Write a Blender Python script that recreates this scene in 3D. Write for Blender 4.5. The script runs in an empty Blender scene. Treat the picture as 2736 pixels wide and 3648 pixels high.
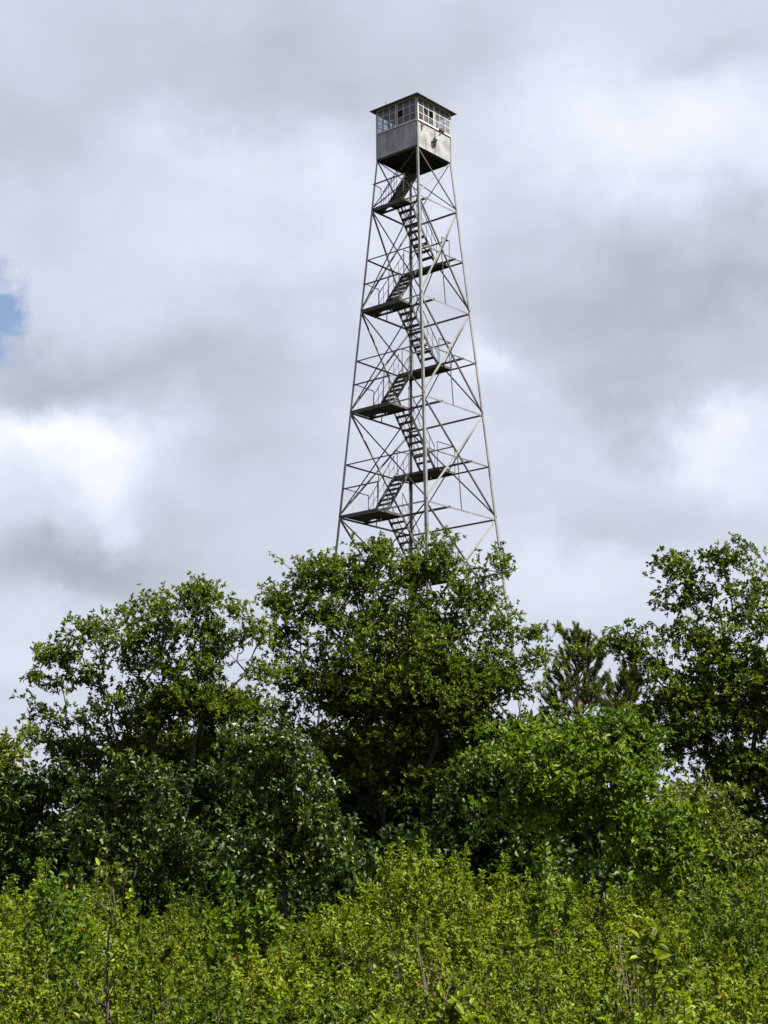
import bpy, math, random
import numpy as np
from mathutils import Vector, Matrix
R_ = math.radians
sc = bpy.context.scene
COL = sc.collection
rng = np.random.default_rng(7)
random.seed(7)

# ------------------------------------------------------------------ camera
F, PIT, ROLL = 6073.1, 0.2309, -0.0070
EYE = 1.6
cr, sr = math.cos(ROLL), math.sin(ROLL)
X0 = Vector((1, 0, 0)); FW = Vector((0, math.cos(PIT), math.sin(PIT))); UP0 = Vector((0, -math.sin(PIT), math.cos(PIT)))
RT = cr * X0 + sr * UP0
UPC = -sr * X0 + cr * UP0
camd = bpy.data.cameras.new("camera"); cam = bpy.data.objects.new("camera", camd); COL.objects.link(cam)
m = Matrix.Identity(4)
for i in range(3):
    m[i][0] = RT[i]; m[i][1] = UPC[i]; m[i][2] = -FW[i]
m[2][3] = EYE
cam.matrix_world = m
camd.sensor_fit = 'VERTICAL'; camd.sensor_height = 36.0; camd.sensor_width = 27.0
camd.lens = F / 3648 * 36.0
camd.clip_start = 0.5; camd.clip_end = 5000
sc.camera = cam

def ray(px, py):
    return (RT * (px - 1368) - UPC * (py - 1824) + FW * F).normalized()
def at(px, py, D):
    r = ray(px, py)
    return Vector((0, 0, EYE)) + r * (D / r.y)
def zat(px, py, D): return at(px, py, D).z

def smooth(a, b, x):
    t = np.clip((x - a) / (b - a), 0, 1); return t * t * (3 - 2 * t)
def ground_z(x, y):
    x = np.asarray(x, float); y = np.asarray(y, float)
    return 0.5 * smooth(2, 40, y) + 0.08 * np.sin(x * .35 + 1) * np.cos(y * .27) * smooth(3, 12, np.hypot(x, y))

# ------------------------------------------------------------------ helpers
def tag(o, label=None, cat=None, group=None, kind=None):
    if label: o['label'] = label
    if cat: o['category'] = cat
    if group: o['group'] = group
    if kind: o['kind'] = kind
    return o
def thing(name, loc, label, cat, group=None, rz=0):
    o = bpy.data.objects.new(name, None); COL.objects.link(o)
    o.location = loc; o.rotation_euler = (0, 0, rz); o.empty_display_size = .3
    return tag(o, label, cat, group)
def link(name, me, parent=None, loc=None):
    o = bpy.data.objects.new(name, me); COL.objects.link(o)
    if parent: o.parent = parent
    if loc is not None: o.location = loc
    return o
class MB:
    def __init__(s): s.v = []; s.f = []
    def add(s, vs, fs):
        n = len(s.v); s.v += [tuple(v) for v in vs]; s.f += [tuple(i + n for i in f) for f in fs]; return s
    def box(s, c, d, M=None):
        x, y, z = [k / 2 for k in d]; c = Vector(c)
        vs = [Vector((a * x, b * y, e * z)) for a in (-1, 1) for b in (-1, 1) for e in (-1, 1)]
        if M is not None: vs = [M @ v for v in vs]
        return s.add([c + v for v in vs], [(0, 1, 3, 2), (4, 6, 7, 5), (0, 4, 5, 1), (2, 3, 7, 6), (0, 2, 6, 4), (1, 5, 7, 3)])
    def bar(s, p, q, w, h, up=(0, 0, 1)):
        p = Vector(p); q = Vector(q); d = (q - p); L = d.length; d.normalize()
        a = d.cross(Vector(up))
        if a.length < 1e-3: a = d.cross(Vector((1, 0, 0)))
        a.normalize(); b = a.cross(d)
        M = Matrix((a, d, b)).transposed()
        return s.box((p + q) / 2, (w, L, h), M)
    def angle(s, p, q, w, t, n1, n2):
        """L-profile bar; heel on the line p-q, flanges along n1 and n2"""
        p = Vector(p); q = Vector(q); d = (q - p).normalized()
        n1 = Vector(n1); n1 = (n1 - d * n1.dot(d)).normalized()
        n2 = Vector(n2); n2 = (n2 - d * n2.dot(d)); n2 = (n2 - n1 * n2.dot(n1)).normalized()
        pr = [(0, 0), (w, 0), (w, t), (t, t), (t, w), (0, w)]
        vs = [c + n1 * a + n2 * b for c in (p, q) for a, b in pr]
        fs = [(i, (i + 1) % 6, (i + 1) % 6 + 6, i + 6) for i in range(6)] + [(0, 5, 4, 3), (0, 3, 2, 1), (6, 7, 8, 9), (6, 9, 10, 11)]
        return s.add(vs, fs)
    def tube(s, pts, rs, n=8, cap=True):
        pts = [Vector(p) for p in pts]
        if not hasattr(rs, '__len__'): rs = [rs] * len(pts)
        k0 = len(s.v); N = len(pts)
        for i, p in enumerate(pts):
            d = (pts[min(i + 1, N - 1)] - pts[max(i - 1, 0)]).normalized()
            a = d.cross(Vector((.1, .2, 1)))
            if a.length < .05: a = d.cross(Vector((1, 0, 0)))
            a.normalize(); b = d.cross(a)
            for j in range(n):
                t = 2 * math.pi * j / n
                s.v.append(tuple(p + (a * math.cos(t) + b * math.sin(t)) * rs[i]))
        for i in range(N - 1):
            for j in range(n):
                s.f.append((k0 + i * n + j, k0 + i * n + (j + 1) % n, k0 + (i + 1) * n + (j + 1) % n, k0 + (i + 1) * n + j))
        if cap:
            s.f.append(tuple(k0 + j for j in range(n))[::-1]); s.f.append(tuple(k0 + (N - 1) * n + j for j in range(n)))
        return s
    def build(s, name, mat, parent=None, smooth_=False):
        me = bpy.data.meshes.new(name); me.from_pydata(s.v, [], s.f); me.materials.append(mat); me.validate()
        if smooth_: me.polygons.foreach_set('use_smooth', [True] * len(me.polygons))
        return link(name, me, parent)

# ------------------------------------------------------------------ materials
def mat(name):
    m = bpy.data.materials.new(name); m.use_nodes = True
    nt = m.node_tree; nt.nodes.clear()
    out = nt.nodes.new('ShaderNodeOutputMaterial')
    return m, nt, out
def N(nt, t, **kw):
    n = nt.nodes.new(t)
    for k, v in kw.items():
        if hasattr(n, k): setattr(n, k, v)
        else: n.inputs[k].default_value = v
    return n
def ramp(nt, stops, fac):
    n = nt.nodes.new('ShaderNodeValToRGB'); e = n.color_ramp.elements
    while len(e) < len(stops): e.new(.5)
    for i, (p, c) in enumerate(stops):
        e[i].position = p; e[i].color = (*c, 1)
    nt.links.new(fac, n.inputs[0]); return n
def leaf_mat(name, stops, rough=.5, trans=.3, spec=.15):
    m, nt, out = mat(name)
    a = N(nt, 'ShaderNodeAttribute', attribute_name='rnd')
    stops = [(p_, tuple(v * .70 for v in c_)) for p_, c_ in stops]
    r = ramp(nt, stops, a.outputs['Fac'])
    p = N(nt, 'ShaderNodeBsdfPrincipled'); p.inputs['Roughness'].default_value = rough
    p.inputs['Specular IOR Level'].default_value = spec
    nt.links.new(r.outputs[0], p.inputs['Base Color'])
    t = N(nt, 'ShaderNodeBsdfTranslucent')
    mx = N(nt, 'ShaderNodeMix', data_type='RGBA', blend_type='MULTIPLY'); mx.inputs[0].default_value = 1
    nt.links.new(r.outputs[0], mx.inputs[6]); mx.inputs[7].default_value = (1.3, 1.35, .5, 1)
    nt.links.new(mx.outputs[2], t.inputs[0])
    s = N(nt, 'ShaderNodeMixShader'); s.inputs[0].default_value = trans
    nt.links.new(p.outputs[0], s.inputs[1]); nt.links.new(t.outputs[0], s.inputs[2])
    nt.links.new(s.outputs[0], out.inputs[0])
    return m
def noise_mat(name, stops, scale=3, rough=.7, metal=0, detail=6, bump=0, stretch=None, coord='Object', spec=.5):
    stops = [(p_, tuple(v * .74 for v in c_)) for p_, c_ in stops]
    m, nt, out = mat(name)
    tc = N(nt, 'ShaderNodeTexCoord'); mp = N(nt, 'ShaderNodeMapping')
    nt.links.new(tc.outputs[coord], mp.inputs[0])
    if stretch: mp.inputs['Scale'].default_value = stretch
    n = N(nt, 'ShaderNodeTexNoise'); n.inputs['Scale'].default_value = scale; n.inputs['Detail'].default_value = detail
    n.inputs['Roughness'].default_value = .65
    nt.links.new(mp.outputs[0], n.inputs[0])
    r = ramp(nt, stops, n.outputs['Fac'])
    p = N(nt, 'ShaderNodeBsdfPrincipled'); p.inputs['Roughness'].default_value = rough; p.inputs['Metallic'].default_value = metal
    p.inputs['Specular IOR Level'].default_value = spec
    nt.links.new(r.outputs[0], p.inputs['Base Color'])
    if bump:
        b = N(nt, 'ShaderNodeBump'); b.inputs['Strength'].default_value = bump; b.inputs['Distance'].default_value = .02
        nt.links.new(n.outputs['Fac'], b.inputs['Height']); nt.links.new(b.outputs[0], p.inputs['Normal'])
    nt.links.new(p.outputs[0], out.inputs[0])
    return m

M_oak = leaf_mat('oak_leaf', [(0, (.030, .056, .004)), (.45, (.082, .128, .008)), (.8, (.158, .208, .016)), (1, (.27, .31, .045))], .5, .34)
M_oakshade = leaf_mat('shaded_oak_leaf', [(0, (.010, .022, .003)), (.5, (.022, .046, .005)), (.85, (.05, .088, .009)), (1, (.11, .15, .03))], .45, .2)  # darker oak leaf: deep shade among the trees is put into its colour
M_thick = leaf_mat('thicket_leaf', [(0, (.018, .034, .004)), (.5, (.048, .078, .006)), (.85, (.10, .14, .014)), (1, (.17, .20, .045))], .45, .22, .3)
M_lime = leaf_mat('cherry_leaf', [(0, (.03, .055, .005)), (.4, (.084, .146, .010)), (.8, (.165, .235, .016)), (1, (.31, .34, .04))], .5, .38)
M_brush = leaf_mat('brush_leaf', [(0, (.028, .055, .004)), (.35, (.102, .150, .007)), (.75, (.198, .245, .013)), (.955, (.27, .315, .03)), (.975, (.24, .11, .03)), (1, (.2, .06, .02))], .5, .38)
M_brush2 = leaf_mat('green_bush_leaf', [(0, (.028, .065, .005)), (.5, (.07, .13, .009)), (1, (.15, .21, .02))], .5, .36)
M_yel = leaf_mat('yellow_green_leaf', [(0, (.06, .09, .012)), (.5, (.12, .15, .02)), (1, (.2, .21, .04))], .45, .3)
M_pine = leaf_mat('pine_needle', [(0, (.04, .065, .010)), (.5, (.085, .12, .016)), (1, (.18, .20, .04))], .6, .25)
M_bark = noise_mat('oak_bark', [(.3, (.015, .012, .009)), (.7, (.045, .037, .028))], 9, .9, bump=.6, stretch=(1, 1, .25))
M_pinebark = noise_mat('pine_bark', [(.3, (.10, .06, .035)), (.7, (.26, .17, .11))], 9, .9, bump=.6)
M_stem = noise_mat('shrub_stem', [(.3, (.025, .018, .011)), (.7, (.075, .055, .035))], 12, .85)
M_dead = noise_mat('dead_twig', [(.3, (.12, .08, .06)), (.7, (.25, .18, .14))], 12, .85)
M_soil = noise_mat('leaf_litter', [(.3, (.018, .015, .009)), (.55, (.035, .035, .014)), (.8, (.05, .06, .02))], 2.5, 1, bump=.5, spec=.1)
M_galv = noise_mat('galvanised_steel', [(.25, (.13, .125, .115)), (.5, (.23, .23, .22)), (.8, (.36, .37, .37))], 2.2, .45, .4, stretch=(1, 1, .5))
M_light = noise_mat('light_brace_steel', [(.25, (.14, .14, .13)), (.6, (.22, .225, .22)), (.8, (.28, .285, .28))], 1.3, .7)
M_dull = noise_mat('shaded_weathered_steel', [(.25, (.045, .038, .03)), (.5, (.08, .072, .062)), (.8, (.15, .145, .14))], 1.3, .55, .3)  # brownish steel with the darkness of shadow-side members put into its colour
M_deck = noise_mat('weathered_plank', [(.3, (.025, .02, .015)), (.6, (.05, .042, .033)), (.8, (.09, .075, .06))], 5, .85, stretch=(4, .6, 1))
M_stair = noise_mat('stair_steel', [(.3, (.04, .032, .027)), (.6, (.075, .062, .053)), (.85, (.15, .135, .12))], 4, .65, .1)
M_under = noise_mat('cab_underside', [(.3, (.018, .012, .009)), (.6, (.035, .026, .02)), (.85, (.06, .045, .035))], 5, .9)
M_frame = noise_mat('window_frame_paint', [(.3, (.42, .41, .37)), (.6, (.60, .59, .55)), (.8, (.70, .70, .67))], 9, .6)
M_roof = noise_mat('roof_sheet', [(.3, (.07, .055, .04)), (.55, (.13, .11, .09)), (.8, (.22, .19, .16))], 4, .6, .2)
M_inner = noise_mat('cab_lining', [(.3, (.05, .04, .03)), (.7, (.10, .08, .065))], 4, .8)
M_rust = noise_mat('rusty_iron', [(.3, (.10, .035, .018)), (.6, (.22, .09, .045)), (.8, (.32, .17, .1))], 22, .8)
M_pipe = noise_mat('white_pipe', [(.3, (.5, .49, .46)), (.7, (.72, .71, .68))], 12, .5)

def wall_mat():
    m, nt, out = mat('galvanised_cab_sheet')
    tc = N(nt, 'ShaderNodeTexCoord')
    n = N(nt, 'ShaderNodeTexNoise'); n.inputs['Scale'].default_value = 2.3; n.inputs['Detail'].default_value = 8; n.inputs['Roughness'].default_value = .6
    nt.links.new(tc.outputs['Object'], n.inputs[0])
    r = ramp(nt, [(.34, (.15, .147, .133)), (.48, (.21, .214, .207)), (.58, (.245, .252, .255)), (.7, (.30, .30, .325))], n.outputs['Fac'])
    mp = N(nt, 'ShaderNodeMapping'); mp.inputs['Scale'].default_value = (7, 7, .5); nt.links.new(tc.outputs['Object'], mp.inputs[0])
    n2 = N(nt, 'ShaderNodeTexNoise'); n2.inputs['Scale'].default_value = 1.6; n2.inputs['Detail'].default_value = 5; nt.links.new(mp.outputs[0], n2.inputs[0])
    r2 = ramp(nt, [(.56, (0, 0, 0)), (.74, (1, 1, 1))], n2.outputs['Fac'])
    mx = N(nt, 'ShaderNodeMix', data_type='RGBA'); nt.links.new(r2.outputs[0], mx.inputs[0])
    nt.links.new(r.outputs[0], mx.inputs[6]); mx.inputs[7].default_value = (.11, .08, .05, 1)
    p = N(nt, 'ShaderNodeBsdfPrincipled'); p.inputs['Roughness'].default_value = .5; p.inputs['Metallic'].default_value = .25
    nt.links.new(mx.outputs[2], p.inputs['Base Color']); nt.links.new(p.outputs[0], out.inputs[0])
    return m
M_wall = wall_mat()
def glass_mat():
    m, nt, out = mat('old_window_glass')
    g = N(nt, 'ShaderNodeBsdfGlossy'); g.inputs['Roughness'].default_value = .08; g.inputs[0].default_value = (.8, .85, .95, 1)
    t = N(nt, 'ShaderNodeBsdfTransparent'); t.inputs[0].default_value = (.74, .78, .84, 1)
    d = N(nt, 'ShaderNodeBsdfDiffuse'); d.inputs[0].default_value = (.34, .33, .36, 1)
    lw = N(nt, 'ShaderNodeLayerWeight'); lw.inputs[0].default_value = .5
    fr = N(nt, 'ShaderNodeMath', operation='MULTIPLY_ADD'); nt.links.new(lw.outputs['Facing'], fr.inputs[0]); fr.inputs[1].default_value = .08; fr.inputs[2].default_value = .02
    s1 = N(nt, 'ShaderNodeMixShader'); nt.links.new(fr.outputs[0], s1.inputs[0]); nt.links.new(t.outputs[0], s1.inputs[1]); nt.links.new(g.outputs[0], s1.inputs[2])
    tc = N(nt, 'ShaderNodeTexCoord'); n = N(nt, 'ShaderNodeTexNoise'); n.inputs['Scale'].default_value = 4; nt.links.new(tc.outputs['Object'], n.inputs[0])
    mr = N(nt, 'ShaderNodeMapRange'); mr.inputs[1].default_value = .3; mr.inputs[2].default_value = .7; mr.inputs[3].default_value = .04; mr.inputs[4].default_value = .22
    nt.links.new(n.outputs['Fac'], mr.inputs[0])
    s2 = N(nt, 'ShaderNodeMixShader'); nt.links.new(mr.outputs[0], s2.inputs[0]); nt.links.new(s1.outputs[0], s2.inputs[1]); nt.links.new(d.outputs[0], s2.inputs[2])
    nt.links.new(s2.outputs[0], out.inputs[0]); return m
M_glass = glass_mat()
def mesh_mat():
    m, nt, out = mat('guard_wire')
    p = N(nt, 'ShaderNodeBsdfPrincipled'); p.inputs['Base Color'].default_value = (.4, .4, .38, 1); p.inputs['Roughness'].default_value = .6
    nt.links.new(p.outputs[0], out.inputs[0]); return m
M_wire = mesh_mat()

# ------------------------------------------------------------------ world and sun
SUN_AZ, SUN_EL = R_(70), R_(56)        # azimuth from straight behind the camera towards the right
sd = Vector((math.sin(SUN_AZ) * math.cos(SUN_EL), -math.cos(SUN_AZ) * math.cos(SUN_EL), math.sin(SUN_EL)))
sl = bpy.data.lights.new('sun', 'SUN'); sl.energy = 5.0; sl.angle = R_(.9); sl.color = (1, .95, .86)
so = bpy.data.objects.new('sun', sl); COL.objects.link(so)
so.rotation_euler = sd.to_track_quat('Z', 'Y').to_euler(); so.location = (20, -20, 40)

CLOUD_GAIN = 0.315
def build_world():
    w = bpy.data.worlds.new("World"); sc.world = w; w.use_nodes = True
    nt = w.node_tree; nt.nodes.clear(); L = nt.links.new
    def V(op, a, b=None, c=None):
        n = nt.nodes.new('ShaderNodeMath'); n.operation = op
        for i, x in enumerate((a, b, c)):
            if x is None: continue
            if isinstance(x, (int, float)): n.inputs[i].default_value = x
            else: L(x, n.inputs[i])
        return n.outputs[0]
    out = nt.nodes.new('ShaderNodeOutputWorld')
    tc = nt.nodes.new('ShaderNodeTexCoord'); g = tc.outputs['Generated']
    # domain-warped direction
    nz = nt.nodes.new('ShaderNodeTexNoise'); nz.inputs['Scale'].default_value = 9; nz.inputs['Detail'].default_value = 6; nz.inputs['Roughness'].default_value = .6
    L(g, nz.inputs[0])
    sub = nt.nodes.new('ShaderNodeVectorMath'); sub.operation = 'SUBTRACT'; L(nz.outputs['Color'], sub.inputs[0]); sub.inputs[1].default_value = (.5, .5, .5)
    sca = nt.nodes.new('ShaderNodeVectorMath'); sca.operation = 'SCALE'; L(sub.outputs[0], sca.inputs[0]); sca.inputs['Scale'].default_value = .13
    add = nt.nodes.new('ShaderNodeVectorMath'); add.operation = 'ADD'; L(g, add.inputs[0]); L(sca.outputs[0], add.inputs[1])
    sep = nt.nodes.new('ShaderNodeSeparateXYZ'); L(add.outputs[0], sep.inputs[0])
    az = V('ARCTAN2', sep.outputs[0], sep.outputs[1])
    el = V('ARCSINE', V('MINIMUM', V('MAXIMUM', sep.outputs[2], -1.0), 1.0))
    # cloud masses: (x, y, rx, ry) on the 1659x2212 view, amplitude in tone
    blobs = [
     (520, 120, 420, 130, -.10), (60, 330, 330, 110, -.12), (830, 60, 260, 120, -.07), (330, 230, 320, 90, -.06), (690, 200, 200, 120, -.08),
     (430, 400, 170, 90, .17), (720, 420, 110, 110, .12), (700, 560, 300, 90, .08), (620, 520, 90, 50, -.05),
     (930, 480, 60, 70, .06), (1180, 150, 190, 160, .13), (1480, 300, 260, 130, .27), (1560, 90, 150, 60, -.10), (1250, 360, 180, 100, .06),
     (300, 620, 330, 90, .04), (280, 780, 330, 75, -.17), (40, 820, 150, 60, -.12), (560, 720, 160, 90, -.04),
     (30, 930, 170, 60, .36), (170, 1010, 170, 90, .30), (250, 1100, 110, 70, .08), (400, 1000, 80, 60, .02),
     (560, 930, 150, 90, -.10), (420, 1080, 120, 90, -.10), (120, 1240, 260, 70, -.30), (330, 1180, 150, 60, -.14), (30, 1150, 120, 40, .06),
     (640, 1100, 170, 150, .02), (520, 1260, 200, 60, -.04), (60, 1400, 200, 110, .02),
     (1080, 560, 130, 140, -.10), (1300, 640, 230, 90, -.13), (1500, 700, 220, 120, -.19), (1380, 560, 80, 50, -.12), (1640, 640, 100, 60, -.12),
     (1380, 470, 60, 40, -.02), (1570, 520, 70, 60, -.10), (1300, 860, 210, 100, -.15), (1500, 880, 200, 70, -.10),
     (1110, 760, 75, 60, .27), (1190, 870, 50, 60, .10), (1060, 870, 60, 120, .06), (1250, 1010, 90, 70, .05),
     (1540, 980, 110, 60, .24), (1630, 1060, 130, 60, .12), (1400, 1130, 200, 70, -.08), (1150, 1060, 110, 60, -.07),
     (1250, 1250, 200, 80, .10), (1500, 1230, 220, 60, .0), (1330, 1180, 100, 30, -.06), (860, 950, 200, 200, .03),
    ]
    tot = None
    for (bx, by, rx, ry, amp) in blobs:
        if amp == 0: continue
        r = ray(bx * 1.6492, by * 1.6492)
        a0 = math.atan2(r.x, r.y); e0 = math.asin(r.z)
        sx = rx * 1.6492 / F * 1.0 / math.cos(e0); sy = ry * 1.6492 / F
        dx = V('MULTIPLY', V('SUBTRACT', az, a0), 1 / sx); dy = V('MULTIPLY', V('SUBTRACT', el, e0), 1 / sy)
        q = V('MULTIPLY_ADD', dy, dy, V('MULTIPLY', dx, dx))
        gs = V('MULTIPLY', V('EXPONENT', V('MULTIPLY', q, -.9)), amp)
        tot = gs if tot is None else V('ADD', tot, gs)
    # fine billows everywhere (also outside the picture)
    n2 = nt.nodes.new('ShaderNodeTexNoise'); n2.inputs['Scale'].default_value = 7; n2.inputs['Detail'].default_value = 7; n2.inputs['Roughness'].default_value = .5
    mp = nt.nodes.new('ShaderNodeMapping'); mp.inputs['Scale'].default_value = (1, 1, 2.2); mp.inputs['Location'].default_value = (3.1, .4, 2.2)
    L(g, mp.inputs[0]); L(mp.outputs[0], n2.inputs[0])
    fine = V('MULTIPLY', V('SUBTRACT', n2.outputs['Fac'], .5), .36)
    n5 = nt.nodes.new('ShaderNodeTexNoise'); n5.inputs['Scale'].default_value = 24; n5.inputs['Detail'].default_value = 8; n5.inputs['Roughness'].default_value = .6; L(mp.outputs[0], n5.inputs[0])
    fine = V('ADD', fine, V('MULTIPLY', V('SUBTRACT', n5.outputs['Fac'], .5), .13))
    tone = V('ADD', V('ADD', V('MULTIPLY', tot, 1.12), fine), .53)
    cr_ = nt.nodes.new('ShaderNodeValToRGB'); e = cr_.color_ramp.elements
    stops = [(0.0, (.315, .34, .40)), (.22, (.415, .445, .515)), (.5, (.585, .62, .725)), (.72, (.735, .77, .89)), (1, (.90, .93, 1.0))]
    while len(e) < len(stops): e.new(.5)
    for i, (p_, c_) in enumerate(stops): e[i].position = p_; e[i].color = (*c_, 1)
    L(tone, cr_.inputs[0])
    # blue gaps
    gap = None
    for (bx, by, rx, ry, amp) in [(-8, 668, 58, 74, 1.5), (10, 560, 35, 35, .30), (40, 705, 32, 32, .5), (215, 886, 34, 9, .30), (-200, 700, 150, 110, 1.2)]:
        r = ray(bx * 1.6492, by * 1.6492); a0 = math.atan2(r.x, r.y); e0 = math.asin(r.z)
        sx = rx * 1.6492 / F / math.cos(e0); sy = ry * 1.6492 / F
        dx = V('MULTIPLY', V('SUBTRACT', az, a0), 1 / sx); dy = V('MULTIPLY', V('SUBTRACT', el, e0), 1 / sy)
        q = V('MULTIPLY_ADD', dy, dy, V('MULTIPLY', dx, dx))
        gs = V('MULTIPLY', V('EXPONENT', V('MULTIPLY', q, -1.0)), amp)
        gap = gs if gap is None else V('ADD', gap, gs)
    n3 = nt.nodes.new('ShaderNodeTexNoise'); n3.inputs['Scale'].default_value = 60; n3.inputs['Detail'].default_value = 6; L(g, n3.inputs[0])
    gap = V('ADD', gap, V('MULTIPLY', V('SUBTRACT', n3.outputs['Fac'], .5), V('MULTIPLY', V('MINIMUM', gap, 1.0), 3.2)))
    gap = V('MINIMUM', V('MAXIMUM', V('MULTIPLY', V('SUBTRACT', gap, .24), .95), 0.0), .92)
    sky = nt.nodes.new('ShaderNodeTexSky'); sky.sky_type = 'NISHITA'; sky.sun_disc = False
    sky.sun_elevation = SUN_EL; sky.sun_rotation = math.atan2(sd.x, sd.y)
    b1 = nt.nodes.new('ShaderNodeBackground'); b1.inputs[1].default_value = .046; L(sky.outputs[0], b1.inputs[0])
    b2 = nt.nodes.new('ShaderNodeBackground'); b2.inputs[1].default_value = CLOUD_GAIN; L(cr_.outputs[0], b2.inputs[0])
    mx = nt.nodes.new('ShaderNodeMixShader'); L(gap, mx.inputs[0]); L(b2.outputs[0], mx.inputs[1]); L(b1.outputs[0], mx.inputs[2])
    L(mx.outputs[0], out.inputs[0])
build_world()

# ------------------------------------------------------------------ ground
def build_ground():
    xs = np.concatenate([[-1500, -400, -120], np.linspace(-60, 60, 61), [120, 400, 1500]])
    ys = np.concatenate([[-1500, -300, -60], np.linspace(-20, 110, 66), [180, 500, 2500]])
    X, Y = np.meshgrid(xs, ys); Z = ground_z(X, Y)
    v = np.stack([X, Y, Z], -1).reshape(-1, 3); nx = len(xs)
    f = [(j * nx + i, j * nx + i + 1, (j + 1) * nx + i + 1, (j + 1) * nx + i) for j in range(len(ys) - 1) for i in range(nx - 1)]
    me = bpy.data.meshes.new('ground'); me.from_pydata(v.tolist(), [], f); me.materials.append(M_soil)
    me.polygons.foreach_set('use_smooth', [True] * len(me.polygons))
    tag(link('ground', me), 'dark leaf-littered ground under the brush and trees', None, None, 'structure')
build_ground()

# ------------------------------------------------------------------ the fire tower
TX, TY, TH, SL = 1.3006, 63.4211, 0.0796, 0.0735
ZC = 29.3705 + EYE                       # cab floor
LV = dict(A=27.2211, B=25.1025, C=22.9514, D=20.9153, E=18.8114, F=16.7356, G=14.6529, H=12.56, I=10.4675, J=8.38, K=6.29, L=4.2, M=2.1, O=.2)
LV = {k: z + EYE for k, z in LV.items()}
tower = thing('fire_lookout_tower', (TX, TY, .5), 'tall galvanised steel lookout tower with a glazed cab and zigzag stairs', 'lookout tower', rz=0)
# local frame: v0 = N-corner... u runs L->N (and B->R), v runs L->B (and N->R)
def corner_dir(k):
    a = TH + k * math.pi / 2
    return Vector((math.sin(a), -math.cos(a), 0))
dN, dR, dB, dL = corner_dir(0), corner_dir(1), corner_dir(2), corner_dir(3)
uH = (dN - dL).normalized(); vH = (dB - dL).normalized()
def P(u, v, z):                           # tower-local coordinates (root at TX,TY,.5)
    q = uH * u + vH * v; return Vector((q.x, q.y, z - .5))
def half(z): return 1.067 + SL * max(0, ZC - z)
CS = {'L': (-1, -1), 'N': (1, -1), 'R': (1, 1), 'B': (-1, 1)}
def C_(c, z, inset=0):
    s = half(z) - inset; a, b = CS[c]; return P(a * s, b * s, z)
ZG = .42
# legs, in bolted lengths, an L angle each
for c in 'LNRB':
    a, b = CS[c]
    mb = MB()
    cuts = [ZG, LV['K'], LV['F'] - .1, LV['A'] + .3, ZC]
    ws = [.13, .112, .095, .08]
    for i in range(4):
        mb.angle(C_(c, cuts[i]), C_(c, cuts[i + 1]), ws[i], .012, uH * -a, vH * -b)
    for z in cuts[1:3]:                   # splice plates
        for k in range(2):
            d = (uH * a, vH * b)[k]; d2 = (vH * -b, uH * -a)[k]
            mb.bar(C_(c, z - .28) + d * .007 + d2 * .055, C_(c, z + .28) + d * .007 + d2 * .055, .09 if k == 0 else .09, .012, d)
    lg = mb.build('leg', M_galv, tower)
    MB().box(C_(c, ZG) - Vector((0, 0, .1)), (.5, .5, .5)).build('footing', noise_mat('concrete', [(.3, (.25, .24, .22)), (.7, (.4, .39, .37))], 6, .9), lg)
faces = [('L', 'N', -vH), ('N', 'R', uH), ('R', 'B', vH), ('B', 'L', -uH)]
full = ['A', 'C', 'E', 'G', 'I', 'K', 'M']
allv = ['A', 'B', 'C', 'D', 'E', 'F', 'G', 'H', 'I', 'J', 'K', 'L', 'M']
for (c1, c2, nrm) in faces:
    for k in allv:
        z = LV[k]; p = C_(c1, z, .01); q = C_(c2, z, .01)
        w = .06 if k in full else .05
        MB().angle(p - nrm * .02, q - nrm * .02, w, .008, (0, 0, -1), -nrm).build('girt', M_galv if k in full else M_dull, tower)
    pairs = [('top', 'A')] + list(zip(full[:-1], full[1:])) + [('M', 'foot')]
    for (ka, kb) in pairs:
        za = ZC if ka == 'top' else LV[ka]; zb = ZG + .1 if kb == 'foot' else LV[kb]
        w = .04 if ka == 'top' else .055
        MB().angle(C_(c1, za - .04) - nrm * .035, C_(c2, zb + .05) - nrm * .035, w, .007, (0, 0, 1), -nrm).build('brace', M_dull, tower)
        MB().angle(C_(c2, za - .04) - nrm * .052, C_(c1, zb + .05) - nrm * .052, w, .007, (0, 0, 1), nrm).build('brace', M_light if c1 in 'NB' else M_dull, tower)  # paler steel on two faces, darker on the others: lit and shaded tones
# hangers on the two faces that carry the floor beams
for (c1, c2, nrm) in (faces[1], faces[3]):
    for ka, kb in (('B', 'C'), ('D', 'E'), ('F', 'G'), ('H', 'I'), ('J', 'K')):
        p = (C_(c1, LV[ka]) + C_(c2, LV[ka])) / 2 - nrm * .04; q = (C_(c1, LV[kb]) + C_(c2, LV[kb])) / 2 - nrm * .04
        MB().bar(p, q, .028, .028, nrm).build('hanger', M_dull, tower)

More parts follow.
